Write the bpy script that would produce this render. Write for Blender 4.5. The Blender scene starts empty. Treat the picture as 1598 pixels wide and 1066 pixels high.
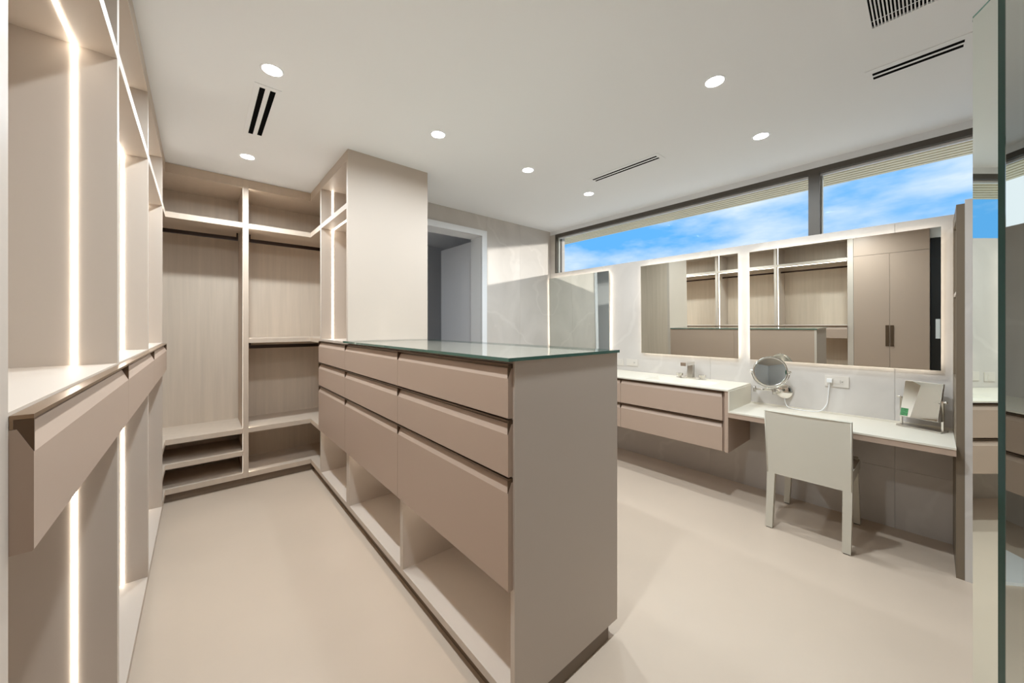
import bpy, bmesh, math, random
from mathutils import Vector, Matrix
random.seed(7)
S = bpy.context.scene
C = S.collection

# ------------------------------------------------------------------ camera
cam = bpy.data.cameras.new('camera'); cam_o = bpy.data.objects.new('camera', cam); C.objects.link(cam_o)
cam_o.location = (0, 0, 1.40); cam_o.rotation_euler = (math.radians(90), 0, math.radians(-40.8))
cam.sensor_width = 36; cam.lens = 566 / 1598 * 36; cam.shift_y = -24 / 1598; cam.clip_start = 0.02
S.camera = cam_o
# ------------------------------------------------------------------ view
S.view_settings.view_transform = 'Standard'; S.view_settings.look = 'None'
S.view_settings.exposure = 0.14; S.view_settings.gamma = 1.0; S.view_settings.use_curve_mapping = False
# ------------------------------------------------------------------ sky
W = bpy.data.worlds.new('sky'); S.world = W; W.use_nodes = True
nt = W.node_tree; nt.nodes.clear()
out = nt.nodes.new('ShaderNodeOutputWorld'); bg = nt.nodes.new('ShaderNodeBackground')
tc = nt.nodes.new('ShaderNodeTexCoord'); mp = nt.nodes.new('ShaderNodeMapping'); mp.inputs['Scale'].default_value = (1.3, 1.3, 4.0)
nz = nt.nodes.new('ShaderNodeTexNoise'); nz.inputs['Scale'].default_value = 1.9; nz.inputs['Detail'].default_value = 6; nz.inputs['Roughness'].default_value = 0.55
rp = nt.nodes.new('ShaderNodeValToRGB'); rp.color_ramp.elements[0].position = 0.36; rp.color_ramp.elements[1].position = 0.58
mx = nt.nodes.new('ShaderNodeMixRGB'); mx.inputs[1].default_value = (0.13, 0.46, 0.96, 1); mx.inputs[2].default_value = (0.84, 0.92, 1.0, 1)
nt.links.new(tc.outputs['Generated'], mp.inputs['Vector']); nt.links.new(mp.outputs['Vector'], nz.inputs['Vector'])
nt.links.new(nz.outputs['Fac'], rp.inputs['Fac']); nt.links.new(rp.outputs['Color'], mx.inputs[0])
nt.links.new(mx.outputs['Color'], bg.inputs['Color']); bg.inputs['Strength'].default_value = 1.0
nt.links.new(bg.outputs['Background'], out.inputs['Surface'])
# ------------------------------------------------------------------ sun
sun = bpy.data.lights.new('sun', 'SUN'); sun.energy = 2.4; sun.angle = math.radians(0.8); sun.color = (1.0, 0.97, 0.93)
sun_o = bpy.data.objects.new('sun_offscreen', sun); C.objects.link(sun_o); sun_o.location = (8, -4, 5)
sun_o.rotation_euler = Vector((-1.0, 2.4, -0.215)).to_track_quat('-Z', 'Y').to_euler()
# lamp powers (used by the lamp builders)
P_DOWN = 15.0
LED = 13.0
HALO = 6.0

# ------------------------------------------------------------------ materials
def mat(name, col, rough=0.5, metal=0.0, spec=0.5, emit=0, coat=0.0, bump=None, var=None, stretch=(1, 1, 1), scale=8.0, detail=4):
    m = bpy.data.materials.new(name); m.use_nodes = True
    n = m.node_tree.nodes; l = m.node_tree.links; b = n['Principled BSDF']
    b.inputs['Base Color'].default_value = (*col, 1); b.inputs['Roughness'].default_value = rough
    b.inputs['Metallic'].default_value = metal; b.inputs['Specular IOR Level'].default_value = spec
    b.inputs['Coat Weight'].default_value = coat
    if emit:
        b.inputs['Emission Color'].default_value = (*col, 1); b.inputs['Emission Strength'].default_value = emit
    if var or bump:
        t = n.new('ShaderNodeTexCoord'); mp = n.new('ShaderNodeMapping'); mp.inputs['Scale'].default_value = stretch
        nz = n.new('ShaderNodeTexNoise'); nz.inputs['Scale'].default_value = scale; nz.inputs['Detail'].default_value = detail
        g = n.new('ShaderNodeNewGeometry')
        l.new(g.outputs['Position'], mp.inputs['Vector']); l.new(mp.outputs['Vector'], nz.inputs['Vector'])
        if var:
            r = n.new('ShaderNodeValToRGB')
            r.color_ramp.elements[0].position = 0.3; r.color_ramp.elements[1].position = 0.7
            r.color_ramp.elements[0].color = (*[c * (1 - var) for c in col], 1); r.color_ramp.elements[1].color = (*[min(1, c * (1 + var)) for c in col], 1)
            l.new(nz.outputs['Fac'], r.inputs['Fac']); l.new(r.outputs['Color'], b.inputs['Base Color'])
        if bump:
            bp = n.new('ShaderNodeBump'); bp.inputs['Strength'].default_value = bump; bp.inputs['Distance'].default_value = 0.002
            l.new(nz.outputs['Fac'], bp.inputs['Height']); l.new(bp.outputs['Normal'], b.inputs['Normal'])
    return m
def srgb(r, g, b):
    f = lambda c: (c / 255 / 12.92) if c / 255 <= 0.04045 else ((c / 255 + 0.055) / 1.055) ** 2.4
    return (f(r), f(g), f(b))
def stone_mat(name, base, vein, dark):
    m = bpy.data.materials.new(name); m.use_nodes = True
    n = m.node_tree.nodes; l = m.node_tree.links; b = n['Principled BSDF']
    g = n.new('ShaderNodeNewGeometry'); mp = n.new('ShaderNodeMapping'); mp.inputs['Rotation'].default_value = (0.5, 0.3, 0.2)
    oi = n.new('ShaderNodeObjectInfo'); ad = n.new('ShaderNodeVectorMath'); ad.operation = 'MULTIPLY_ADD'
    ad.inputs[1].default_value = (9, 7, 5); l.new(oi.outputs['Random'], ad.inputs[0]); l.new(g.outputs['Position'], ad.inputs[2])
    l.new(ad.outputs['Vector'], mp.inputs['Vector'])
    cl = n.new('ShaderNodeTexNoise'); cl.inputs['Scale'].default_value = 1.6; cl.inputs['Detail'].default_value = 6; cl.inputs['Distortion'].default_value = 1.2
    vn = n.new('ShaderNodeTexWave'); vn.wave_type = 'BANDS'; vn.bands_direction = 'DIAGONAL'; vn.inputs['Scale'].default_value = 0.9; vn.inputs['Distortion'].default_value = 9; vn.inputs['Detail'].default_value = 4; vn.inputs['Detail Scale'].default_value = 1.2
    l.new(mp.outputs['Vector'], cl.inputs['Vector']); l.new(mp.outputs['Vector'], vn.inputs['Vector'])
    r1 = n.new('ShaderNodeValToRGB'); r1.color_ramp.elements[0].position = 0.32; r1.color_ramp.elements[0].color = (*dark, 1); r1.color_ramp.elements[1].position = 0.62; r1.color_ramp.elements[1].color = (*base, 1)
    r2 = n.new('ShaderNodeValToRGB'); r2.color_ramp.elements[0].position = 0.965; r2.color_ramp.elements[0].color = (0, 0, 0, 1); r2.color_ramp.elements[1].position = 1.0; r2.color_ramp.elements[1].color = (0.30, 0.30, 0.30, 1)
    mx = n.new('ShaderNodeMixRGB'); mx.inputs[2].default_value = (*vein, 1)
    l.new(cl.outputs['Fac'], r1.inputs['Fac']); l.new(vn.outputs['Fac'], r2.inputs['Fac'])
    l.new(r2.outputs['Color'], mx.inputs[0]); l.new(r1.outputs['Color'], mx.inputs[1]); l.new(mx.outputs['Color'], b.inputs['Base Color'])
    b.inputs['Roughness'].default_value = 0.42; b.inputs['Specular IOR Level'].default_value = 0.35
    return m
def thin_glass(name, tint, refl=1.0):
    m = bpy.data.materials.new(name); m.use_nodes = True
    n = m.node_tree.nodes; l = m.node_tree.links; n.clear()
    o = n.new('ShaderNodeOutputMaterial'); t = n.new('ShaderNodeBsdfTransparent'); t.inputs['Color'].default_value = (*tint, 1)
    g = n.new('ShaderNodeBsdfGlossy'); g.inputs['Roughness'].default_value = 0.02; lw = n.new('ShaderNodeLayerWeight'); lw.inputs['Blend'].default_value = 0.5
    pw = n.new('ShaderNodeMath'); pw.operation = 'POWER'; pw.inputs[1].default_value = 5.0; l.new(lw.outputs['Facing'], pw.inputs[0])
    mu = n.new('ShaderNodeMath'); mu.operation = 'MULTIPLY_ADD'; mu.inputs[1].default_value = refl; mu.inputs[2].default_value = 0.04 * refl; mu.use_clamp = True
    mx = n.new('ShaderNodeMixShader'); l.new(pw.outputs['Value'], mu.inputs[0]); l.new(mu.outputs['Value'], mx.inputs['Fac'])
    l.new(t.outputs['BSDF'], mx.inputs[1]); l.new(g.outputs['BSDF'], mx.inputs[2]); l.new(mx.outputs['Shader'], o.inputs['Surface'])
    return m
M = {}
M['ceiling'] = mat('ceiling_paint', (0.90, 0.915, 0.93), 0.9, spec=0.1)
M['plaster'] = mat('white_plaster', (0.83, 0.84, 0.85), 0.85, spec=0.1)
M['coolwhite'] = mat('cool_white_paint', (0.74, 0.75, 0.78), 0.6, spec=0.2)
M['trim'] = mat('white_trim', (0.83, 0.84, 0.85), 0.4)
M['floor'] = mat('porcelain_floor', srgb(203, 184, 164), 0.36, spec=0.35, var=0.035, scale=1.4, detail=6)
M['stone'] = stone_mat('grey_stone', srgb(206, 199, 191), srgb(220, 214, 206), srgb(195, 188, 180))
M['taupe'] = mat('taupe_lacquer', srgb(180, 157, 139), 0.42, spec=0.35)
M['panel'] = mat('cream_panel', srgb(200, 186, 172), 0.5, spec=0.3)
M['wood'] = mat('pale_oak', srgb(208, 191, 172), 0.55, spec=0.25, var=0.055, bump=0.10, stretch=(14, 14, 0.7), scale=2.2, detail=8)
M['woodpanel'] = mat('pale_oak_edge', srgb(205, 187, 168), 0.5, spec=0.25, var=0.03, stretch=(9, 9, 1.0), scale=3, detail=5)
M['bronze'] = mat('dark_bronze', srgb(98, 78, 60), 0.35, metal=0.6)
M['bronzelight'] = mat('brushed_bronze', srgb(150, 125, 100), 0.3, metal=0.7)
M['rail'] = mat('brown_black_rail', srgb(52, 34, 24), 0.4, metal=0.4)
M['kick'] = mat('taupe_plinth', srgb(122, 104, 86), 0.5)
M['bronzepanel'] = mat('bronze_side_panel', srgb(118, 104, 86), 0.45)
M['counter'] = mat('cream_solid_surface', srgb(222, 214, 198), 0.35, spec=0.4)
M['leather'] = mat('white_leather', srgb(204, 197, 181), 0.48, spec=0.35, bump=0.05, scale=240)
M['plate'] = mat('beige_plastic', srgb(212, 204, 193), 0.4)
M['rubber'] = mat('black_glide', (0.02, 0.02, 0.02), 0.6)
M['mirror'] = mat('mirror_silver', (0.80, 0.82, 0.775), 0.0, metal=1.0)
M['mirrorgreen'] = mat('mirror_glass_tinted', (0.80, 0.845, 0.80), 0.0, metal=1.0)
M['edge'] = mat('green_glass_edge', srgb(60, 102, 90), 0.12, spec=0.6, coat=0.4)
M['chrome'] = mat('polished_nickel', (0.78, 0.75, 0.70), 0.12, metal=1.0)
M['chromedark'] = mat('brushed_nickel', (0.50, 0.47, 0.43), 0.28, metal=1.0)
M['plastic'] = mat('white_plastic', (0.82, 0.81, 0.79), 0.35)
M['slot'] = mat('black_slot', (0.008, 0.008, 0.008), 0.8, spec=0.0)
M['frame'] = mat('dark_window_frame', srgb(84, 78, 70), 0.45, metal=0.2)
M['framegrey'] = mat('grey_window_seal', srgb(178, 178, 170), 0.5)
M['soffit'] = mat('soffit_board', srgb(245, 226, 190), 0.6, var=0.05, stretch=(1, 1, 1), scale=3)
M['paving'] = mat('pale_paving', srgb(225, 220, 208), 0.8)  # kept pale so the added outdoor plane reflects light upwards
M['blackdoor'] = mat('black_door', (0.012, 0.011, 0.010), 0.35)
M['winglass'] = thin_glass('window_glass', (0.99, 0.995, 0.99), 0.008)
M['topglass'] = thin_glass('table_glass', (0.93, 0.975, 0.955), 1.0)
M['green'] = mat('green_sticker', srgb(58, 128, 72), 0.4, var=0.5, scale=120)
M['towel'] = mat('white_cotton', (0.82, 0.81, 0.78), 0.95, bump=0.6, scale=300)
M['led'] = mat('led_diffuser', (1.0, 0.94, 0.84), 0.5, emit=LED)
M['ledsoft'] = mat('led_diffuser_soft', (1.0, 0.92, 0.80), 0.5, emit=LED * 1.5)
M['ledfaint'] = mat('led_diffuser_faint', (1.0, 0.92, 0.80), 0.5, emit=2.2)
M['halo'] = mat('halo_led', (1.0, 0.93, 0.84), 0.5, emit=HALO)
M['lampface'] = mat('downlight_face', (1.0, 0.98, 0.95), 0.5, emit=14)

# ------------------------------------------------------------------ helpers
def root(name, loc, label=None, cat=None, group=None, kind=None):
    o = bpy.data.objects.new(name, None); o.empty_display_size = 0.1; C.objects.link(o); o.location = loc
    o['wl'] = tuple(loc); tag(o, label, cat, group, kind); return o
def tag(o, label=None, cat=None, group=None, kind=None):
    if label: o['label'] = label
    if cat: o['category'] = cat
    if group: o['group'] = group
    if kind: o['kind'] = kind
    return o
def obj(name, bm, m, parent=None, smooth=False, bevel=0.0, seg=1):
    if bevel:
        bmesh.ops.bevel(bm, geom=[e for e in bm.edges if e.is_manifold and e.calc_face_angle(0) > 0.5], offset=bevel, segments=seg, affect='EDGES', clamp_overlap=True)
    bmesh.ops.recalc_face_normals(bm, faces=bm.faces)
    xs = [v.co for v in bm.verts]
    c = Vector([(min(v[i] for v in xs) + max(v[i] for v in xs)) / 2 for i in range(3)])
    if not parent: c.z = min(v.z for v in xs)
    bmesh.ops.translate(bm, verts=bm.verts, vec=-c)
    me = bpy.data.meshes.new(name); bm.to_mesh(me); bm.free()
    ms = m if isinstance(m, (list, tuple)) else [m]
    for k in ms: me.materials.append(M[k] if isinstance(k, str) else k)
    if smooth:
        for p in me.polygons: p.use_smooth = True
    o = bpy.data.objects.new(name, me); C.objects.link(o)
    o['wl'] = tuple(c)
    if parent:
        o.parent = parent; o.location = c - Vector(parent['wl'])
    else: o.location = c
    return o
def addbox(bm, x0, x1, y0, y1, z0, z1):
    vs = [bm.verts.new((x, y, z)) for x in (x0, x1) for y in (y0, y1) for z in (z0, z1)]
    for f in ((0, 1, 3, 2), (4, 6, 7, 5), (0, 4, 5, 1), (2, 3, 7, 6), (0, 2, 6, 4), (1, 5, 7, 3)):
        bm.faces.new([vs[i] for i in f])
def box(name, x0, x1, y0, y1, z0, z1, m, parent=None, bevel=0.0015, seg=1):
    bm = bmesh.new(); addbox(bm, x0, x1, y0, y1, z0, z1)
    b = min(bevel, 0.3 * min(abs(x1 - x0), abs(y1 - y0), abs(z1 - z0)))
    return obj(name, bm, m, parent, bevel=b, seg=seg)
def boxes(name, L, m, parent=None):
    bm = bmesh.new()
    for b in L: addbox(bm, *b)
    return obj(name, bm, m, parent)
def addprism(bm, pts, ax, a0, a1):
    def P(p, a): return {'x': (a, p[0], p[1]), 'y': (p[0], a, p[1]), 'z': (p[0], p[1], a)}[ax]
    A = [bm.verts.new(P(p, a0)) for p in pts]; B = [bm.verts.new(P(p, a1)) for p in pts]
    bm.faces.new(A); bm.faces.new(B[::-1]); n = len(pts)
    for i in range(n): bm.faces.new((A[i], B[i], B[(i + 1) % n], A[(i + 1) % n]))
def prism(name, pts, ax, a0, a1, m, parent=None, bevel=0.0, seg=1):
    bm = bmesh.new(); addprism(bm, pts, ax, a0, a1); return obj(name, bm, m, parent, bevel=bevel, seg=seg)
def addtube(bm, path, r, n=10, closed=False, flat=None):
    path = [Vector(p) for p in path]; rings = []
    N = len(path)
    for i, p in enumerate(path):
        if closed: d = path[(i + 1) % N] - path[i - 1]
        else: d = path[min(i + 1, N - 1)] - path[max(i - 1, 0)]
        d.normalize(); u = d.cross(Vector((0, 0, 1)))
        if u.length < 1e-3: u = Vector((1, 0, 0))
        u.normalize(); w = u.cross(d)
        rr = r[i] if isinstance(r, (list, tuple)) else r
        rings.append([bm.verts.new(p + (u * math.cos(2 * math.pi * k / n) + w * math.sin(2 * math.pi * k / n)) * rr) for k in range(n)])
    for i in range(N if closed else N - 1):
        a, b = rings[i], rings[(i + 1) % N]
        for k in range(n): bm.faces.new((a[k], a[(k + 1) % n], b[(k + 1) % n], b[k]))
    if not closed: bm.faces.new(rings[0][::-1]); bm.faces.new(rings[-1])
def tube(name, path, r, m, parent=None, n=10, closed=False):
    bm = bmesh.new(); addtube(bm, path, r, n, closed); return obj(name, bm, m, parent, smooth=True)
def lathe(name, prof, m, parent=None, n=32, matrix=None, smooth=True):
    bm = bmesh.new(); rings = []
    for r, z in prof:
        if r < 1e-6: rings.append([bm.verts.new((0, 0, z))])
        else: rings.append([bm.verts.new((r * math.cos(2 * math.pi * k / n), r * math.sin(2 * math.pi * k / n), z)) for k in range(n)])
    for a, b in zip(rings, rings[1:]):
        for k in range(n):
            k2 = (k + 1) % n
            if len(a) == 1 and len(b) == 1: continue
            if len(a) == 1: bm.faces.new((a[0], b[k], b[k2]))
            elif len(b) == 1: bm.faces.new((a[k], a[k2], b[0]))
            else: bm.faces.new((a[k], a[k2], b[k2], b[k]))
    if matrix: bmesh.ops.transform(bm, matrix=matrix, verts=bm.verts)
    o = obj(name, bm, m, parent)
    if smooth:
        for p in o.data.polygons: p.use_smooth = True
        o.data.set_sharp_from_angle(angle=math.radians(40))
    return o
def dup(o, parent=None, off=(0, 0, 0)):
    c = o.copy(); C.objects.link(c); c.parent = parent
    if parent is None: c.location = Vector(o.location) + Vector(off)
    for ch in list(o.children): dup(ch, c)
    return c
def struct(o, **k):
    o['kind'] = 'structure'; return o

# ------------------------------------------------------------------ room numbers
H = 2.69            # ceiling
XW = 3.654          # window wall
XL = -0.75          # left wall (behind wardrobes)
YB = 4.45           # wall behind the hanging closet
YD = 3.43           # wall with the doorway
YN = -3.40          # wall behind the photographer

# ------------------------------------------------------------------ setting
struct(box('floor', XL - 0.3, XW + 0.1, YN - 0.2, 5.6, -0.10, 0.0, 'floor', bevel=0))
struct(box('ceiling', XL - 0.3, XW + 0.1, YN - 0.2, 5.6, H, H + 0.12, 'ceiling', bevel=0))
struct(box('wall_left', XL - 0.14, XL, YN, YB + 0.14, 0, H, 'plaster', bevel=0))
struct(box('wall_back', XL, 1.60, YB, YB + 0.14, 0, H, 'plaster', bevel=0))
struct(box('wall_near', XL, XW, YN - 0.14, YN, 0, H, 'plaster', bevel=0))
# window wall: a stone-clad lower wall with the ribbon window on it
ww = struct(box('wall_window', XW + 0.02, XW + 0.20, YN, YD + 0.23, 0, 2.10, 'plaster', bevel=0))
ww['wl'] = tuple(ww.location)
SL = [-3.39, -2.27, -1.07, 0.17, 1.37, 2.57, YD]
for a, b in zip(SL, SL[1:]):
    for z0, z1 in ((0.0, 0.4093), (0.4107, 2.115)):
        box('stone_slab', XW, XW + 0.02, a + 0.0007, b - 0.0007, z0, z1, 'stone', ww, bevel=0.0008)
box('stone_coping', XW + 0.0205, XW + 0.20, YN, YD, 2.10, 2.115, 'stone', ww, bevel=0.0008)
struct(box('wall_window_end', XW, XW + 0.20, YN, -2.30, 2.115, 2.64, 'stone', bevel=0))  # unseen wall section, added to keep the sun off the tall unit
struct(box('wall_lintel', XW, XW + 0.20, YN, YD + 0.23, 2.64, H, 'plaster', bevel=0))
struct(box('wall_jamb', XW, XW + 0.20, 3.342, YD + 0.23, 2.115, 2.64, 'stone', bevel=0))
# doorway wall
wd = struct(box('wall_door', 2.50, XW, YD + 0.02, YD + 0.23, 0, H, 'plaster', bevel=0)); wd['wl'] = tuple(wd.location)
for a, b in ((2.562, 3.10), (3.10, XW)):
    box('stone_slab', a + 0.0007, b - 0.0007, YD, YD + 0.02, 0, H, 'stone', wd, bevel=0.0008)
wh = struct(box('wall_overdoor', 1.62, 2.50, YD + 0.02, YD + 0.23, 2.45, H, 'plaster', bevel=0)); wh['wl'] = tuple(wh.location)
box('stone_slab', 1.56, 2.5615, YD, YD + 0.02, 2.513, H, 'stone', wh, bevel=0.0008)
struct(box('wall_closet_end', 1.46, 1.62, YD, YB, 0, H, 'plaster', bevel=0))
# door casing
tr = struct(root('trim_1', (2.1, YD, 0)))
box('casing_jamb', 2.495, 2.562, YD - 0.012, YD + 0.012, 0, 2.515, 'trim', tr, bevel=0.002)
box('casing_head', 1.60, 2.495, YD - 0.012, YD + 0.012, 2.45, 2.515, 'trim', tr, bevel=0.002)
box('casing_jamb', 1.58, 1.64, YD - 0.012, YD + 0.012, 0, 2.45, 'trim', tr, bevel=0.002)
tag(tr, kind='structure')
# hall beyond the doorway
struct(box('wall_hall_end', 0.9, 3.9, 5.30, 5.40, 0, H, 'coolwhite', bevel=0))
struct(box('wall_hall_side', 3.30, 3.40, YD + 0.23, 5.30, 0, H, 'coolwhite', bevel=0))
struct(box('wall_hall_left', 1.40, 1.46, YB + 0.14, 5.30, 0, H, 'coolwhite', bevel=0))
d1 = struct(root('door_1', (2.52, 3.66, 0)))
box('door_leaf', 2.515, 2.555, 3.665, 4.40, 0.01, 2.43, 'coolwhite', d1, bevel=0.002)
box('door_handle', 2.485, 2.515, 4.30, 4.34, 1.00, 1.03, 'chrome', d1, bevel=0.003)
d1['label'] = 'white door leaf standing open in the hall beyond the doorway'

# window
w1 = struct(root('window_1', (XW + 0.07, 1.0, 2.115)))
def wframe(y0, y1):
    box('window_head', XW + 0.004, XW + 0.075, y0, y1, 2.598, 2.64, 'frame', w1)
    box('window_sill', XW + 0.045, XW + 0.11, y0, y1, 2.1155, 2.121, 'frame', w1)
wframe(-2.30, 3.342)
box('window_jamb', XW + 0.004, XW + 0.03, 3.318, 3.342, 2.1155, 2.598, 'frame', w1)
box('window_seal', XW + 0.03, XW + 0.06, 3.300, 3.342, 2.1212, 2.598, 'framegrey', w1)
box('window_jamb', XW + 0.06, XW + 0.09, 3.295, 3.342, 2.1212, 2.598, 'frame', w1)
YM = [0.608, -1.55]
for y in YM:
    box('window_mullion', XW + 0.004, XW + 0.085, y - 0.034, y + 0.034, 2.1155, 2.598, 'frame', w1)
    box('window_seal', XW + 0.05, XW + 0.085, y - 0.046, y - 0.0345, 2.1212, 2.598, 'framegrey', w1)
box('shade_bar', XW + 0.040, XW + 0.058, -2.30, 3.30, 2.580, 2.5978, 'trim', w1)
for a, b in ((0.642, 3.30), (-1.516, 0.562), (-2.30, -1.584)):
    box('window_pane', XW + 0.062, XW + 0.068, a, b, 2.1212, 2.598, 'winglass', w1, bevel=0)
# roof overhang outside, boards running along the facade
sf = struct(root('trim_2', (4.2, 1.0, 2.70))); sf['label'] = 'slatted roof overhang outside the ribbon window'
box('soffit_beam', XW + 0.21, 3.985, YN - 1, 6.0, 2.70, 2.80, 'trim', sf)
for i in range(7):
    x = 4.0 + i * 0.064
    box('soffit_board', x + 0.010, x + 0.054, YN - 1, 6.0, 2.705, 2.725, 'soffit', sf)
box('soffit_deck', 3.985, 4.46, YN - 1, 6.0, 2.73, 2.80, 'frame', sf)

g = struct(box('ground', XW + 0.21, 40, -40, 40, -0.3, -0.12, 'paving', bevel=0)); g['label'] = 'pale paving outside the window wall'  # unseen plane, added to bounce daylight up onto the roof overhang

# partition at the end of the make-up desk
wp = struct(box('wall_partition', 3.185, XW, -0.30, -0.19, 0, 2.095, 'stone', bevel=0.001)); wp['wl'] = tuple(wp.location)
box('stone_edge', 3.185, 3.20, -0.19, -0.1175, 0, 2.095, 'stone', wp, bevel=0.001)
bx = [(3.188, 3.215, -0.117, -0.087, 0, 2.075), (3.57, XW, -0.117, -0.087, 0, 2.075), (3.215, 3.57, -0.117, -0.087, 0, 1.10), (3.215, 3.57, -0.117, -0.087, 2.0, 2.075)]
o = boxes('bronze_panel', bx, 'bronzepanel', wp); o['label'] = 'taupe bronze side panel with a tall open niche'
box('niche_shelf', 3.202, 3.60, -0.189, -0.0885, 1.580, 1.598, 'panel', wp)
box('panel_core', 3.205, XW, -0.189, -0.1175, 0, 1.098, 'bronzepanel', wp, bevel=0)

# ------------------------------------------------------------------ drawers with bevelled finger pulls
def drawer(parent, s, xc, y0, y1, z0, z1, m='taupe', t=0.022, ch=0.034, flat=0.007, lift=0.016, pull='bronze'):
    """front standing proud of the carcass plane x = xc towards s (+1 / -1)"""
    X = lambda d: xc + s * d
    pr = [(X(0), z0), (X(t - 0.002), z0), (X(t), z0 + 0.002), (X(t), z1 - ch), (X(flat), z1), (X(0), z1)]
    d = prism('drawer', pr, 'y', y0, y1, m, parent)
    bm = bmesh.new()
    addprism(bm, [(X(0.0005), z1 + 0.0005), (X(0.0005), z1 + lift), (X(t), z1 + lift), (X(t), z1 + lift - 0.006), (X(0.004), z1 + lift - 0.006), (X(0.004), z1 + 0.0005)], 'y', y0, y1)
    o = obj('finger_pull', bm, pull, d)
    cap = [(X(0.0045), z1 + 0.0003), (X(flat), z1 + 0.0003), (X(t), z1 - ch + 0.0005), (X(t), z1 + lift - 0.0065), (X(0.0045), z1 + lift - 0.0065)]
    for a, b in ((y0 + 0.0004, y0 + 0.0035), (y1 - 0.0035, y1 - 0.0004)):
        prism('end_cap', cap, 'y', a, b, 'bronze', d)
    return d
def led(parent, x0, x1, y0, y1, z0, z1, m='led'):
    return box('led_strip', x0, x1, y0, y1, z0, z1, m, parent, bevel=0)

# ------------------------------------------------------------------ wardrobes on the long wall
XF = -0.20
PY = [(0.772, 0.836), (1.722, 1.758), (2.650, 2.686), (3.612, 3.648)]
labels = ['open wardrobe bay with glowing light strip, next to the tall flat cupboard doors',
          'open wardrobe bay with a drawer at waist height, between two matching open bays',
          'open wardrobe bay with a drawer at waist height, touching the corner hanging closet']
for i in range(3):
    ya, yb = PY[i][1], PY[i + 1][0]; yf = PY[i + 1][1]
    r = root('wardrobe_bay', (-0.475, (ya + yb) / 2, 0), labels[i], 'wardrobe', 'open wardrobe bays along the long wall')
    if i == 0: box('partition', XL, XF, PY[0][0], PY[0][1], 0.07, H, 'panel', r, bevel=0.002)
    box('partition', XL, XF, yb, yf, 0.07, H, 'panel', r, bevel=0.002)
    box('back_panel', XL, XL + 0.018, ya, yb, 0.07, H, 'wood', r, bevel=0)
    box('base_shelf', XL + 0.018, XF, ya, yb, 0.07, 0.104, 'panel', r)
    box('plinth', XL, XF - 0.03, ya, yf, 0, 0.07, 'kick', r)
    box('counter_shelf', XL + 0.018, XF, ya, yb, 1.245, 1.280, 'panel', r)
    box('drawer_box', XL + 0.018, XF - 0.001, ya + 0.001, yb - 0.001, 1.085, 1.245, 'panel', r, bevel=0)
    box('upper_shelf', XL + 0.018, XF, ya, yb, 2.265, 2.305, 'panel', r)
    box('top_board', XL + 0.018, XF, ya, yb, 2.610, H, 'panel', r)
    drawer(r, 1, XF, ya + 0.0005, yf - 0.0015, 1.080, 1.255, lift=0.020, pull='bronzelight')
    for z0, z1 in ((1.2805, 2.2645), (2.3055, 2.6095), (0.1045, 1.0845)):
        led(r, -0.2945, -0.2855, yb - 0.003, yb - 0.0002, z0, z1)
    led(r, -0.2945, -0.2855, ya + 0.02, yb - 0.004, 2.2625, 2.2648)
    rr = tube('hanging_rail', [(-0.47, ya, 2.19), (-0.47, yb, 2.19)], 0.014, 'rail', r, n=8)

# tall cupboard with flat doors (seen in the mirrors)
r = root('tall_cupboard', (-0.475, 0.40, 0), 'tall flush cupboard with two flat taupe doors and a top panel, beside the open wardrobes', 'cupboard')
box('body', XL, XF - 0.022, 0.02, 0.771, 0.07, H, 'panel', r)
box('plinth', XL, XF - 0.05, 0.02, 0.771, 0, 0.07, 'kick', r)
for a, b, hy in ((0.022, 0.394, 0.372), (0.397, 0.769, 0.419)):
    d = box('cupboard_door', XF - 0.0215, XF, a, b, 0.08, 2.30, 'taupe', r, bevel=0.002)
    box('door_handle', XF, XF + 0.008, hy - 0.018, hy + 0.018, 0.98, 1.28, 'bronze', d, bevel=0.002)
box('top_flap', XF - 0.0215, XF, 0.022, 0.769, 2.304, H - 0.004, 'taupe', r, bevel=0.002)

# dark door behind the photographer and its wall
struct(box('wall_entry', XL, -0.24, YN, -1.00, 0, H, 'plaster', bevel=0))
struct(box('wall_entry_over', XL, -0.24, -1.00, 0.02, 2.45, H, 'plaster', bevel=0))
d2 = struct(root('door_2', (-0.24, -0.5, 0)))
box('door_leaf', -0.30, -0.25, -0.99, 0.015, 0.005, 2.445, 'blackdoor', d2, bevel=0.002)
box('door_handle', -0.25, -0.225, -0.07, -0.03, 1.10, 1.36, 'plastic', d2, bevel=0.003)

# ------------------------------------------------------------------ hanging closet across the end
YF = 3.935
LA = [(-0.749, YB - 0.02), (0.290, YB - 0.02), (0.290, YF), (-0.20, YF), (-0.20, 3.649), (-0.749, 3.649)]
LB = [(0.332, YB - 0.02), (1.458, YB - 0.02), (1.458, 3.572), (0.82, 3.572), (0.82, YF), (0.332, YF)]
r1 = root('hanging_closet', (-0.1, 4.2, 0), 'pale oak long-hanging closet with one high rail and two low shoe shelves', 'closet', 'hanging closets across the end wall')
r2 = root('hanging_closet', (0.8, 4.2, 0), 'pale oak double-hanging closet with a rail at two heights', 'closet', 'hanging closets across the end wall')
box('back_panel', XL + 0.001, 0.311, YB - 0.02, YB - 0.001, 0.07, H - 0.002, 'wood', r1, bevel=0)
box('back_panel', 0.3115, 1.458, YB - 0.02, YB - 0.001, 0.07, H - 0.002, 'wood', r2, bevel=0)
box('partition', 0.291, 0.331, YF, YB - 0.0205, 0.07, H - 0.002, 'woodpanel', r1, bevel=0.002)
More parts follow.
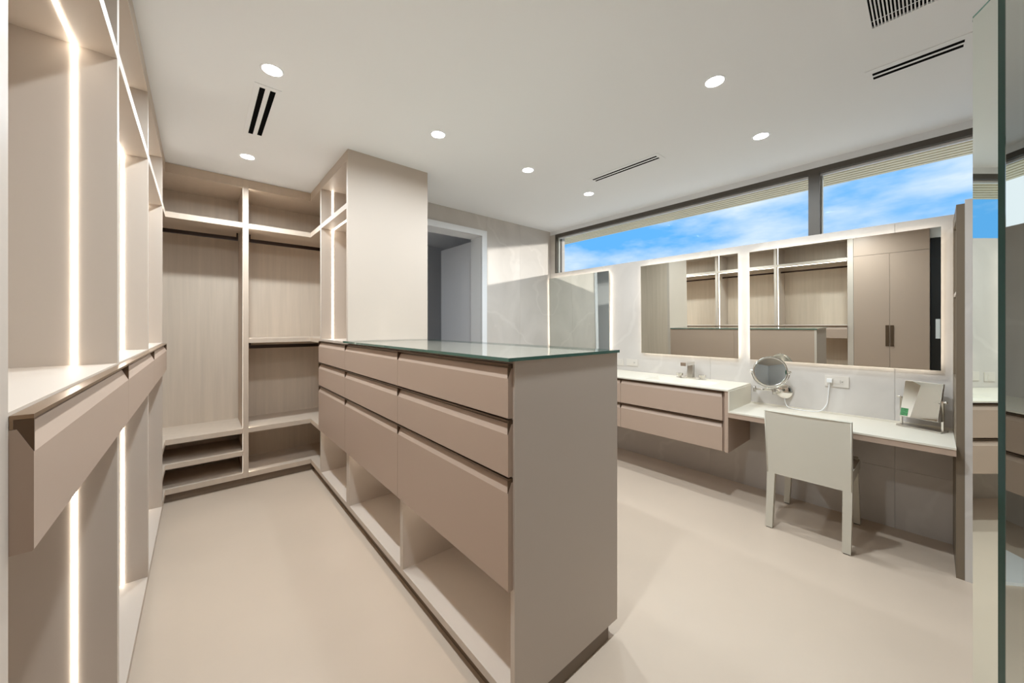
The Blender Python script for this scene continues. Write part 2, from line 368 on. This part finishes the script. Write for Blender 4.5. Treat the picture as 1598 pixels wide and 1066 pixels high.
for rr, L, zs in ((r1, LA, [('base_shelf', 0.07, 0.112), ('shoe_shelf', 0.268, 0.306), ('bench_shelf', 0.462, 0.503), ('upper_shelf', 2.260, 2.305), ('top_board', 2.612, 2.688)]),
                  (r2, LB, [('base_shelf', 0.07, 0.112), ('bench_shelf', 0.462, 0.503), ('middle_shelf', 1.252, 1.290), ('upper_shelf', 2.260, 2.305), ('top_board', 2.612, 2.688)])):
    for nme, z0, z1 in zs:
        prism(nme, L, 'z', z0, z1, 'woodpanel', rr, bevel=0.0015)
box('plinth', XL, 0.31, 3.965, 4.40, 0, 0.0695, 'kick', r1)
box('plinth', 0.3105, 1.45, 3.965, 4.40, 0, 0.0695, 'kick', r2)
def rail(parent, x0, x1, z, ends, shelf):
    o = box('hanging_rail', x0, x1, 4.193, 4.207, z - 0.016, z + 0.016, 'rail', parent, bevel=0.003)
    for x in ends: box('rail_bracket', x - 0.006, x + 0.006, 4.193, 4.207, z + 0.0162, shelf, 'rail', o)
rail(r1, -0.72, 0.274, 2.205, (-0.71, 0.268), 2.2595)
rail(r2, 0.356, 1.44, 2.205, (0.362, 1.43), 2.2595)
rail(r2, 0.356, 1.44, 1.205, (0.362, 1.43), 1.2515)
for z0, z1 in ((0.1125, 0.2675), (0.3065, 0.4615), (0.504, 2.2595), (2.3055, 2.6115)):
    led(r1, 0.2907, 0.29095, 3.948, 3.960, z0, z1, 'ledfaint')
for z0, z1 in ((0.1125, 0.4615), (0.504, 1.2515), (1.2905, 2.2595), (2.3055, 2.6115)):
    led(r2, 0.33105, 0.3313, 3.950, 3.958, z0, z1, 'ledsoft')

# ------------------------------------------------------------------ tall unit standing at the end of the island
XI = 0.82
r = root('tall_shelf_unit', (1.14, 3.17, 0), 'tall cream unit with lit open shelves over drawers, at the end of the island', 'cabinet')
box('side_panel', XI, 1.457, 2.776, 2.812, 0.07, H, 'panel', r, bevel=0.002)
box('side_panel', XI, 1.457, 3.535, 3.571, 0.07, H, 'panel', r, bevel=0.002)
box('back_panel', 1.436, 1.457, 2.8125, 3.5345, 0.07, H, 'wood', r, bevel=0)
box('base_shelf', XI, 1.436, 2.8125, 3.5345, 0.07, 0.104, 'panel', r)
box('plinth', 0.85, 1.386, 2.776, 3.93, 0, 0.0698, 'kick', r)
box('drawer_box', XI + 0.001, 1.436, 2.8125, 3.5345, 0.50, 1.2545, 'panel', r, bevel=0)
box('counter_shelf', XI, 1.436, 2.8125, 3.5345, 1.255, 1.285, 'panel', r)
box('upper_shelf', XI, 1.436, 2.8125, 3.5345, 2.265, 2.305, 'panel', r)
box('top_board', XI, 1.436, 2.8125, 3.5345, 2.615, H, 'panel', r)
DZ = ((1.083, 1.254), (0.882, 1.062), (0.490, 0.861))
for z0, z1 in DZ: drawer(r, -1, XI, 2.776, 3.532, z0, z1)
for z0, z1 in ((1.2855, 2.2645), (2.3055, 2.6145)):
    led(r, 0.908, 0.920, 3.5322, 3.5348, z0, z1)
led(r, 0.908, 0.920, 2.85, 3.53, 2.2625, 2.2648)
led(r, 0.895, 0.903, 2.85, 3.50, 0.4975, 0.4998, 'ledsoft')

# ------------------------------------------------------------------ island
r = root('dresser_island', (1.13, 1.86, 0), 'long dresser island with two stacks of three taupe drawers over open cubbies', 'dresser')
box('end_panel', XI, 1.440, 0.936, 0.958, 0.07, 1.2795, 'panel', r, bevel=0.0015)
box('divider_panel', XI, 1.417, 1.838, 1.872, 0.104, 1.255, 'panel', r)
box('divider_panel', XI, 1.417, 2.742, 2.775, 0.104, 1.255, 'panel', r)
for a, b in ((0.9585, 1.8545), (1.8565, 2.775)):
    box('back_panel', 1.4175, 1.440, a, b, 0.07, 1.2795, 'taupe', r)
box('base_shelf', XI, 1.417, 0.9585, 2.775, 0.07, 0.104, 'panel', r)
box('top_board', XI, 1.417, 0.9585, 2.775, 1.2555, 1.2795, 'panel', r)
box('plinth', 0.85, 1.376, 0.946, 2.7755, 0, 0.0698, 'kick', r)
box('plinth_corner', 1.3765, 1.386, 0.946, 2.7755, 0, 0.0698, 'kick', r)
for a, b, c, d in ((0.9585, 1.8375, 0.945, 1.8535), (1.8725, 2.7415, 1.8565, 2.773)):
    box('drawer_box', XI + 0.001, 1.417, a, b, 0.50, 1.2550, 'panel', r, bevel=0)
    for z0, z1 in DZ: drawer(r, -1, XI, c, d, z0, z1)
    led(r, 0.895, 0.903, a + 0.02, b - 0.02, 0.4975, 0.4998, 'ledsoft')
# glass top
bm = bmesh.new(); addbox(bm, 0.786, 1.448, 0.928, 2.774, 1.2800, 1.2920)
bm.normal_update()
for f in bm.faces: f.material_index = 0 if f.normal.z > 0.5 else (2 if f.normal.z < -0.5 else 1)
g = obj('glass_top', bm, ['topglass', 'edge', 'panel'])
tag(g, 'green-edged sheet of clear glass lying on the dresser island', 'glass top')

# ------------------------------------------------------------------ floating vanity, counter, faucet
def vanity():
    XV = 3.152
    r = root('floating_vanity', (3.4, 2.0, 0.41), 'wall-hung taupe vanity with stacked drawers under a cream counter', 'vanity', 'wall-hung vanities')
    box('side_panel', 3.13, 3.652, 1.042, 1.066, 0.408, 0.889, 'taupe', r)
    box('side_panel', 3.13, 3.652, 2.915, 2.938, 0.408, 0.889, 'taupe', r)
    boxes('carcass', [(XV, XV + 0.018, 1.0665, 2.9145, 0.412, 0.889), (XV + 0.018, 3.652, 1.0665, 2.9145, 0.412, 0.430), (3.634, 3.652, 1.0665, 2.9145, 0.430, 0.889)], 'taupe', r)
    for a, b in ((1.084, 1.9965), (1.9995, 2.912)):
        for z0, z1 in ((0.652, 0.866), (0.412, 0.628)): drawer(r, -1, XV, a, b, z0, z1, ch=0.028)
    c = root('vanity_counter', (3.4, 2.0, 0.89), 'cream solid-surface counter with a shallow sunken basin, over the wall-hung drawers', 'countertop', 'vanity counters')
    B = (3.235, 3.50, 1.22, 1.80)
    L = [(3.122, B[0], 1.040, 2.940, 0.8895, 0.9005), (B[1], 3.652, 1.040, 2.940, 0.8895, 0.9005), (B[0], B[1], 1.040, B[2], 0.8895, 0.9005), (B[0], B[1], B[3], 2.940, 0.8895, 0.9005)]
    boxes('slab', L, 'counter', c)
    bm = bmesh.new()
    t = [(B[0], B[2]), (B[1], B[2]), (B[1], B[3]), (B[0], B[3])]; q = [(B[0] + .03, B[2] + .03), (B[1] - .02, B[2] + .03), (B[1] - .02, B[3] - .03), (B[0] + .03, B[3] - .03)]
    T = [bm.verts.new((*p, 0.90)) for p in t]; Q = [bm.verts.new((*p, 0.862 + 0.001 * k)) for k, p in enumerate(q)]
    bm.faces.new(Q)
    for k in range(4): bm.faces.new((T[k], T[(k + 1) % 4], Q[(k + 1) % 4], Q[k]))
    obj('basin', bm, 'counter', c)
    lathe('drain', [(0, 0.002), (0.022, 0.002), (0.024, 0)], 'chrome', c, 20, Matrix.Translation((3.38, 1.51, 0.8635)))
    f = root('faucet', (3.56, 1.51, 0.90), 'square-cut nickel faucet with two flat round handles on the vanity counter', 'faucet', 'vanity faucets')
    box('faucet_base', 3.536, 3.600, 1.478, 1.542, 0.9005, 0.912, 'chrome', f, bevel=0.002)
    box('faucet_body', 3.544, 3.592, 1.486, 1.534, 0.912, 1.030, 'chromedark', f, bevel=0.002)
    box('spout', 3.400, 3.592, 1.486, 1.534, 1.030, 1.060, 'chrome', f, bevel=0.003)
    for y in (1.405, 1.615):
        lathe('tap_handle', [(0, 0.044), (0.030, 0.044), (0.033, 0.041), (0.033, 0.022), (0.018, 0.020), (0.018, 0.005), (0.034, 0.004), (0.034, 0), (0, 0)], 'chrome', f, 28, Matrix.Translation((3.565, y, 0.9005)))
    return r, c, f
van = vanity()
for o, lab in zip(van, ('wall-hung taupe vanity with stacked drawers, joined to the make-up desk', 'cream counter with a sunken basin, one step above the make-up desk', 'square-cut nickel faucet under the middle backlit mirror')):
    c = dup(o, None, (0, -4.20, 0)); c['label'] = {'floating_vanity': 'second wall-hung taupe vanity, seen only in the mirrored column', 'vanity_counter': 'second cream vanity counter, seen only in the mirrored column', 'faucet': 'second nickel faucet, seen only in the mirrored column'}[o.name.split('.')[0]]
    o['label'] = lab

# ------------------------------------------------------------------ make-up desk
r = root('makeup_desk', (3.39, 0.48, 0.69), 'cream-topped wall-to-wall make-up desk with a taupe front edge, lower than the vanity counter', 'desk')
box('desk_top', 3.126, 3.652, -0.0865, 1.0415, 0.722, 0.733, 'counter', r, bevel=0.001)
box('apron', 3.130, 3.150, -0.0865, 1.0415, 0.686, 0.7215, 'taupe', r)
box('underside', 3.1505, 3.652, -0.0865, 1.0415, 0.690, 0.7215, 'taupe', r)
box('upstand', 3.640, 3.653, -0.0865, 1.0415, 0.7335, 0.745, 'counter', r, bevel=0.001)
box('riser', 3.126, 3.652, 1.0335, 1.0415, 0.7335, 0.889, 'counter', r, bevel=0.001)

# ------------------------------------------------------------------ wall mirrors with halo light
def wall_mirror(y0, y1, z0, z1, label, tilt=0.0):
    cy, cz = (y0 + y1) / 2, (z0 + z1) / 2
    r = root('backlit_mirror', (3.64, cy, cz), label, 'mirror', 'backlit wall mirrors')
    box('mirror_glass', 3.612, 3.618, y0, y1, z0, z1, 'mirror', r, bevel=0)
    i = 0.022
    box('backing', 3.6182, 3.642, y0 + i, y1 - i, z0 + i, z1 - i, 'plastic', r, bevel=0)
    for L in ((y0 + i, y1 - i, z1 - i, z1 - i + .003), (y0 + i, y1 - i, z0 + i - .003, z0 + i), (y0 + i - .003, y0 + i, z0 + i, z1 - i), (y1 - i, y1 - i + .003, z0 + i, z1 - i)):
        led(r, 3.624, 3.640, *L, 'halo')
    r.rotation_euler = (0, -tilt, 0)
    return r
TL = math.radians(1.0)
wall_mirror(2.455, 3.405, 1.112, 2.045, 'backlit wall mirror in the corner beside the doorway', TL)
wall_mirror(1.122, 2.053, 1.112, 2.045, 'square backlit wall mirror above the vanity faucet', TL)
wall_mirror(-0.037, 1.033, 1.112, 2.040, 'wide backlit wall mirror above the make-up desk', TL)

# ------------------------------------------------------------------ chair
def chair():
    r = root('desk_chair', (3.27, 0.55, 0), 'white leather armless chair with its back turned, pushed under the make-up desk', 'chair')
    # backrest: one curved upholstered slab, leaning slightly
    bm = bmesh.new(); NY, NZ = 10, 8; F = []; Bk = []
    for j in range(NZ + 1):
        v = j / NZ; z = 0.385 + v * 0.430; half = 0.2185 + 0.007 * v; yc = 0.534 + 0.0085 * v; lean = -0.012 * v
        ra, rb = [], []
        for i in range(NY + 1):
            u = i / NY * 2 - 1; y = yc + u * half; bow = 0.006 * (1 - u * u) * v; zz = z - (0.004 * (1 - u * u) if j == NZ else 0)
            ra.append(bm.verts.new((3.000 + lean + bow, y, zz))); rb.append(bm.verts.new((3.036 + lean + bow, y, zz)))
        F.append(ra); Bk.append(rb)
    for j in range(NZ):
        for i in range(NY):
            bm.faces.new((F[j][i], F[j][i + 1], F[j + 1][i + 1], F[j + 1][i])); bm.faces.new((Bk[j][i], Bk[j + 1][i], Bk[j + 1][i + 1], Bk[j][i + 1]))
        for i in (0, NY): bm.faces.new((F[j][i], F[j + 1][i], Bk[j + 1][i], Bk[j][i]))
    for i in range(NY):
        for j in (0, NZ): bm.faces.new((F[j][i], F[j][i + 1], Bk[j][i + 1], Bk[j][i]))
    bk = obj('backrest', bm, 'leather', r, bevel=0.004, seg=2)
    # welted seams around the backrest
    for s in (-1, 1):
        tube('seam', [(2.999 - 0.012 * v, 0.534 + 0.0085 * v + s * (0.2185 + 0.007 * v - 0.004), 0.385 + v * 0.43) for v in (0.01, 0.5, 0.99)], 0.0022, 'leather', bk, n=6)
    tube('seam', [(2.989, 0.5425 + u * 0.2205, 0.8115) for u in (-1, 1)], 0.0022, 'leather', bk, n=6)
    # seat: padded slab, dished
    bm = bmesh.new(); nx, ny = 10, 8; T = []
    for i in range(nx + 1):
        row = []
        for j in range(ny + 1):
            u, v = i / nx, j / ny * 2 - 1
            row.append(bm.verts.new((3.03 + u * 0.50, 0.540 + v * 0.208, 0.462 - 0.016 * (1 - v * v) * math.sin(math.pi * min(1, u * 1.1)))))
        T.append(row)
    for i in range(nx):
        for j in range(ny): bm.faces.new((T[i][j], T[i + 1][j], T[i + 1][j + 1], T[i][j + 1]))
    ext = bmesh.ops.extrude_face_region(bm, geom=bm.faces[:])
    for v in [e for e in ext['geom'] if isinstance(e, bmesh.types.BMVert)]: v.co.z = 0.392
    obj('seat', bm, 'leather', r, bevel=0.004, seg=2)
    # legs
    def leg(xt, yt, xb, yb, zt, w=0.042, wb=0.036):
        bm = bmesh.new(); vs = []
        for (x, y, z, k) in ((xt, yt, zt, w), (xb, yb, 0.006, wb)):
            vs.append([bm.verts.new((x + a * k / 2, y + b * k / 2, z)) for a, b in ((-1, -1), (1, -1), (1, 1), (-1, 1))])
        bm.faces.new(vs[0]); bm.faces.new(vs[1][::-1])
        for k in range(4): bm.faces.new((vs[0][k], vs[0][(k + 1) % 4], vs[1][(k + 1) % 4], vs[1][k]))
        o = obj('leg', bm, 'leather', r, bevel=0.004, seg=2)
        box('glide', xb - 0.015, xb + 0.015, yb - 0.015, yb + 0.015, 0, 0.0065, 'rubber', o)
    leg(3.022, 0.730, 3.019, 0.743, 0.393, 0.045, 0.040); leg(3.022, 0.3385, 3.019, 0.3435, 0.393, 0.045, 0.040)
    leg(3.510, 0.728, 3.530, 0.752, 0.455); leg(3.510, 0.362, 3.530, 0.348, 0.475)
    return r
chair()

# ------------------------------------------------------------------ magnifying mirror on the wall
r = root('magnifying_mirror', (3.655, 0.79, 0.86), 'round nickel magnifying mirror on a folding wall arm over the make-up desk', 'mirror')
rot = Matrix.Rotation(math.radians(-90), 4, 'Y')
lathe('wall_plate', [(0, 0.022), (0.040, 0.020), (0.056, 0.012), (0.060, 0), (0, 0)], 'chrome', r, 32, Matrix.Translation((3.6535, 0.795, 0.862)) @ rot)
tube('arm', [(3.635, 0.795, 0.875), (3.58, 0.805, 0.875), (3.50, 0.83, 0.878)], 0.011, 'chrome', r)
tube('arm_joint', [(3.50, 0.83, 0.850), (3.50, 0.83, 0.905)], 0.012, 'chromedark', r)
tube('fork_arm', [(3.50, 0.83, 0.884), (3.475, 0.955, 0.884)], 0.008, 'chrome', r)
tube('arm_joint', [(3.475, 0.958, 0.862), (3.475, 0.958, 0.905)], 0.010, 'chromedark', r)
cdir = Vector((-0.86, -0.50, 0.02)).normalized()
mc = Vector((3.46, 0.846, 1.037)); q = cdir.to_track_quat('Z', 'Y').to_matrix().to_4x4()
mm = Matrix.Translation(mc) @ q
side = q @ Vector((1, 0, 0)); up = q @ Vector((0, 1, 0))
if abs(side.z) > abs(up.z): side, up = up, side
if up.z < 0: up = -up
ring = [mc + (side * math.cos(a) + up * math.sin(a)) * 0.114 for a in [2 * math.pi * k / 48 for k in range(48)]]
tube('rim', ring, 0.0075, 'chrome', r, n=8, closed=True)
prof = [(0, 0.004 - 0.010)] + [(0.110 * k / 8, -0.006 + 0.010 * (k / 8) ** 2) for k in range(1, 9)]
lathe('mirror_face', prof, 'mirror', r, 40, mm)
lathe('mirror_back', [(0, -0.016), (0.09, -0.014), (0.112, -0.004)], 'chromedark', r, 40, mm)
arc = [mc + (side * math.cos(a) + up * math.sin(a)) * 0.130 for a in [math.radians(x) for x in range(180, 361, 12)]]
tube('yoke', arc, 0.005, 'chrome', r, n=8)
for s in (-1, 1): tube('pivot', [mc + side * 0.112 * s, mc + side * 0.140 * s], 0.008, 'chrome', r)
tube('yoke_stem', [mc - up * 0.130, Vector((3.475, 0.90, 0.884))], 0.006, 'chrome', r)
def smooth_path(pts, n=8):
    out = []; P = [Vector(p) for p in pts]; P = [P[0]] + P + [P[-1]]
    for i in range(1, len(P) - 2):
        for k in range(n):
            t = k / n; a, b, c, d = P[i - 1:i + 3]
            out.append(0.5 * ((2 * b) + (-a + c) * t + (2 * a - 5 * b + 4 * c - d) * t * t + (-a + 3 * b - 3 * c + d) * t ** 3))
    out.append(P[-2]); return out
tube('power_cord', smooth_path([(3.640, 0.790, 0.808), (3.632, 0.785, 0.775), (3.625, 0.765, 0.742), (3.60, 0.72, 0.7385), (3.60, 0.62, 0.7385), (3.615, 0.56, 0.750), (3.638, 0.528, 0.80), (3.640, 0.520, 0.86), (3.638, 0.514, 0.945), (3.634, 0.512, 0.985)]), 0.0035, 'plastic', r, n=8)
box('power_plug', 3.622, 3.6455, 0.496, 0.526, 0.972, 1.000, 'plastic', r, bevel=0.004, seg=2)

# ------------------------------------------------------------------ outlets
def outlet(y0, y1, z0, z1, label, kind):
    r = root('wall_outlet', (3.65, (y0 + y1) / 2, (z0 + z1) / 2), label, 'outlet', 'outlets on the stone wall')
    box('cover_plate', 3.6465, 3.6538, y0, y1, z0, z1, 'plate', r, bevel=0.003, seg=2)
    yc, zc = (y0 + y1) / 2, (z0 + z1) / 2
    if kind == 'socket':
        w = 0.036
        box('socket_face', 3.6445, 3.6466, yc - w, yc + w, zc - 0.016, zc + 0.016, 'plate', r, bevel=0.0006)
        for k in (-0.022, ):
            for dz in (-0.006, 0.006): box('socket_slot', 3.6439, 3.6446, yc + k - 0.004, yc + k + 0.004, zc + dz - 0.0012, zc + dz + 0.0012, 'slot', r, bevel=0)
            lathe('ground_hole', [(0, 0.0008), (0.003, 0.0008), (0.003, 0)], 'slot', r, 12, Matrix.Translation((3.6446, yc + k - 0.010, zc)) @ rot)
    else:
        box('rocker', 3.6435, 3.6466, yc - 0.017, yc + 0.017, zc - 0.022, zc + 0.022, 'plate', r, bevel=0.001)
    return r
outlet(0.403, 0.540, 0.940, 1.022, 'wide white outlet with a cord plugged in, above the make-up desk', 'socket')
outlet(2.293, 2.377, 0.952, 1.026, 'white rocker switch plate above the vanity counter', 'rocker')
outlet(2.110, 2.250, 0.960, 1.032, 'white double socket plate above the vanity counter', 'socket')

# ------------------------------------------------------------------ tabletop mirror on the desk
r = root('tabletop_mirror', (0, 0, 0), 'rectangular tilting nickel mirror on a stand, with a green sticker in its corner', 'mirror')
w, zb = 0.090, 0.0
box('stand_base', -0.045, 0.045, -w - 0.014, w + 0.014, 0, 0.010, 'chromedark', r, bevel=0.002)
for s in (-1, 1):
    box('stand_post', -0.006, 0.006, s * (w + 0.006) - 0.005, s * (w + 0.006) + 0.005, 0.010, 0.195, 'chrome', r, bevel=0.002)
    lathe('pivot_knob', [(0, 0.016), (0.007, 0.015), (0.009, 0.010), (0.006, 0)], 'chrome', r, 16, Matrix.Translation((0, s * (w + 0.010), 0.190)) @ Matrix.Rotation(-s * math.pi / 2, 4, 'X'))
fr = bpy.data.objects.new('mirror_frame', None)
bpy.data.objects.remove(fr)
tilt = Matrix.Translation((0, 0, 0.185)) @ Matrix.Rotation(math.radians(16), 4, 'Y')
def tilted(name, x0, x1, y0, y1, z0, z1, m, p, b=0.0015):
    bm = bmesh.new(); addbox(bm, x0, x1, y0, y1, z0, z1); 
    if b: bmesh.ops.bevel(bm, geom=bm.edges[:], offset=b, segments=1, affect='EDGES')
    bmesh.ops.transform(bm, matrix=tilt, verts=bm.verts); return obj(name, bm, m, p)
f = tilted('mirror_frame', -0.006, 0.010, -w, w, -0.125, 0.120, 'chromedark', r)
tilted('mirror_face', -0.0072, -0.0062, -w + 0.003, w - 0.003, -0.122, 0.117, 'mirror', f, 0)
tilted('sticker', -0.0086, -0.0074, w - 0.040, w - 0.004, -0.118, -0.068, 'green', f, 0)
r.location = (3.553, 0.046, 0.7335); r.rotation_euler = (0, 0, math.radians(-21))

# ------------------------------------------------------------------ mirrored wedge column
apA, enA = Vector((1.7530, -0.1275)), Vector((1.8490, -0.0836))
apB, enB = Vector((1.7640, -0.1390)), Vector((1.8600, -0.1828))
r = root('mirrored_column', (1.82, -0.13, 0), 'slim wedge-shaped column clad in green-edged mirror glass, rising from the floor', 'mirror column')
ZT = 2.37
def slab(name, a, b, thick, m, z0, z1):
    d = (b - a).normalized(); n = Vector((d.y, -d.x))
    if n.dot(Vector((1, 0))) < 0: n = -n
    pts = [a, b, b + n * thick, a + n * thick]
    return prism(name, [tuple(p) for p in pts], 'z', z0, z1, m, r)
slab('mirror_panel', apA, enA, 0.006, 'mirrorgreen', 0.0, ZT)
slab('mirror_panel', apB, enB, 0.006, 'mirrorgreen', 0.0, ZT)
prism('glass_edge', [(1.7450, -0.1240), (1.7600, -0.1376), (1.7640, -0.1389), (1.7530, -0.1273)], 'z', 0.0, ZT, 'edge', r)
prism('back_panel', [(1.8485, -0.0895), (1.8595, -0.177), (1.868, -0.177), (1.857, -0.0895)], 'z', 0.0, ZT - 0.002, 'edge', r)
prism('cap_plate', [tuple(apA), tuple(enA), (1.868, -0.0836), (1.868, -0.1828), tuple(enB), tuple(apB)], 'z', ZT, ZT + 0.006, 'edge', r)
o = box('bath_mat', 2.62, 3.20, -2.00, -1.22, 0.0, 0.018, 'towel', bevel=0.006, seg=2)
tag(o, 'white cotton bath mat on the floor, seen only in the mirrored column', 'bath mat')

# ------------------------------------------------------------------ ceiling fittings
def downlight(x, y, lab, end=''):
    k = (1.45 if y > 3 else 1.1) if x < 1.0 else 0.4 if x < 2 else ((1.6 if y < 1 else 1.0) if x < 2.5 else 0.6)
    r = root('ceiling_downlight', (x, y, H), lab, 'downlight', 'recessed ceiling downlights')
    lathe('trim_ring', [(0.043, -0.0005), (0.052, -0.002), (0.053, 0.0)], 'trim', r, 32, Matrix.Translation((x, y, H - 0.0005)))
    lathe('lamp_face' + end, [(0, -0.0012), (0.043, -0.0012), (0.043, -0.0002)], 'lampface', r, 32, Matrix.Translation((x, y, H - 0.0003)))
    a = bpy.data.lights.new('downlight_lamp', 'AREA'); a.shape = 'DISK'; a.size = 0.085; a.energy = P_DOWN * k; a.spread = math.radians(166); a.color = (0.82, 0.92, 1.0)
    o = bpy.data.objects.new('downlight_lamp' + end, a); C.objects.link(o); o.parent = r; o.location = (0, 0, -0.006)
SH = 'round recessed downlight in the row crossing the ceiling between the two slot vents'
for x, y, lab in ((0.28, 2.175, 'round recessed downlight at the island-side end of the wardrobe aisle slot vent'),
                  (0.28, 3.41, 'round recessed downlight in front of the hanging closet'),
                  (1.22, 2.175, 'round recessed downlight above the dresser island, beside the tall unit'),
                  (2.06, 2.185, 'round recessed downlight in mid ceiling, level with the doorway'),
                  (2.88, 2.19, 'round recessed downlight above the vanity, nearest to the doorway end of the window'),
                  (2.06, 0.75, 'round recessed downlight close to the square air grille'),
                  (2.89, 0.76, 'round recessed downlight above the desk chair'),
                  (0.28, 0.75, 'round recessed downlight in front of the tall flat cupboard doors')):
    downlight(x, y, lab, '_offscreen' if (x, y) == (0.28, 0.75) else '')
def slot_vent(x0, x1, y0, y1, slots, label):
    r = root('slot_vent', ((x0 + x1) / 2, (y0 + y1) / 2, H), label, 'air vent', 'linear slot vents in the ceiling')
    box('vent_plate', x0, x1, y0, y1, H - 0.003, H - 0.0002, 'ceiling', r, bevel=0.001)
    for a, b, c, d in slots: box('vent_slot', a, b, c, d, H - 0.0037, H - 0.0029, 'slot', r, bevel=0)
slot_vent(0.222, 0.345, 2.335, 3.005, [(0.248, 0.273, 2.365, 2.975), (0.296, 0.321, 2.365, 2.965)], 'white slot vent with two black slots over the wardrobe aisle')
slot_vent(2.585, 2.705, 1.335, 1.98, [(2.615, 2.634, 1.365, 1.95), (2.653, 2.672, 1.365, 1.95)], 'white slot vent with two black slots above the vanity')
slot_vent(2.563, 2.705, -0.36, 0.225, [(2.601, 2.624, -0.096, 0.20), (2.643, 2.666, -0.094, 0.20)], 'white slot vent with two black slots beside the square air grille')
r = root('return_grille', (1.98, -0.12, H), 'square white return-air grille with fine dark louvres in the ceiling', 'air grille')
box('black_core', 1.78, 2.192, -0.42, 0.168, H - 0.004, H - 0.0004, 'slot', r, bevel=0)
boxes('grille_frame', [(1.70, 2.215, 0.168, 0.227, H - 0.012, H - 0.0002), (1.70, 2.215, -0.48, -0.42, H - 0.012, H - 0.0002), (2.192, 2.215, -0.42, 0.168, H - 0.012, H - 0.0002), (1.70, 1.78, -0.42, 0.168, H - 0.012, H - 0.0002)], 'ceiling', r)
n = 56; p = 0.588 / n
o = boxes('louvre_bars', [(1.78, 2.192, -0.42 + p * k, -0.42 + p * (k + 0.42), H - 0.011, H - 0.0045) for k in range(n)] + [(2.139, 2.143, -0.42, 0.168, H - 0.0113, H - 0.0112)], 'ceiling', r)
o['kind'] = 'stuff'

for o in bpy.data.objects:
    if 'wl' in o: del o['wl']
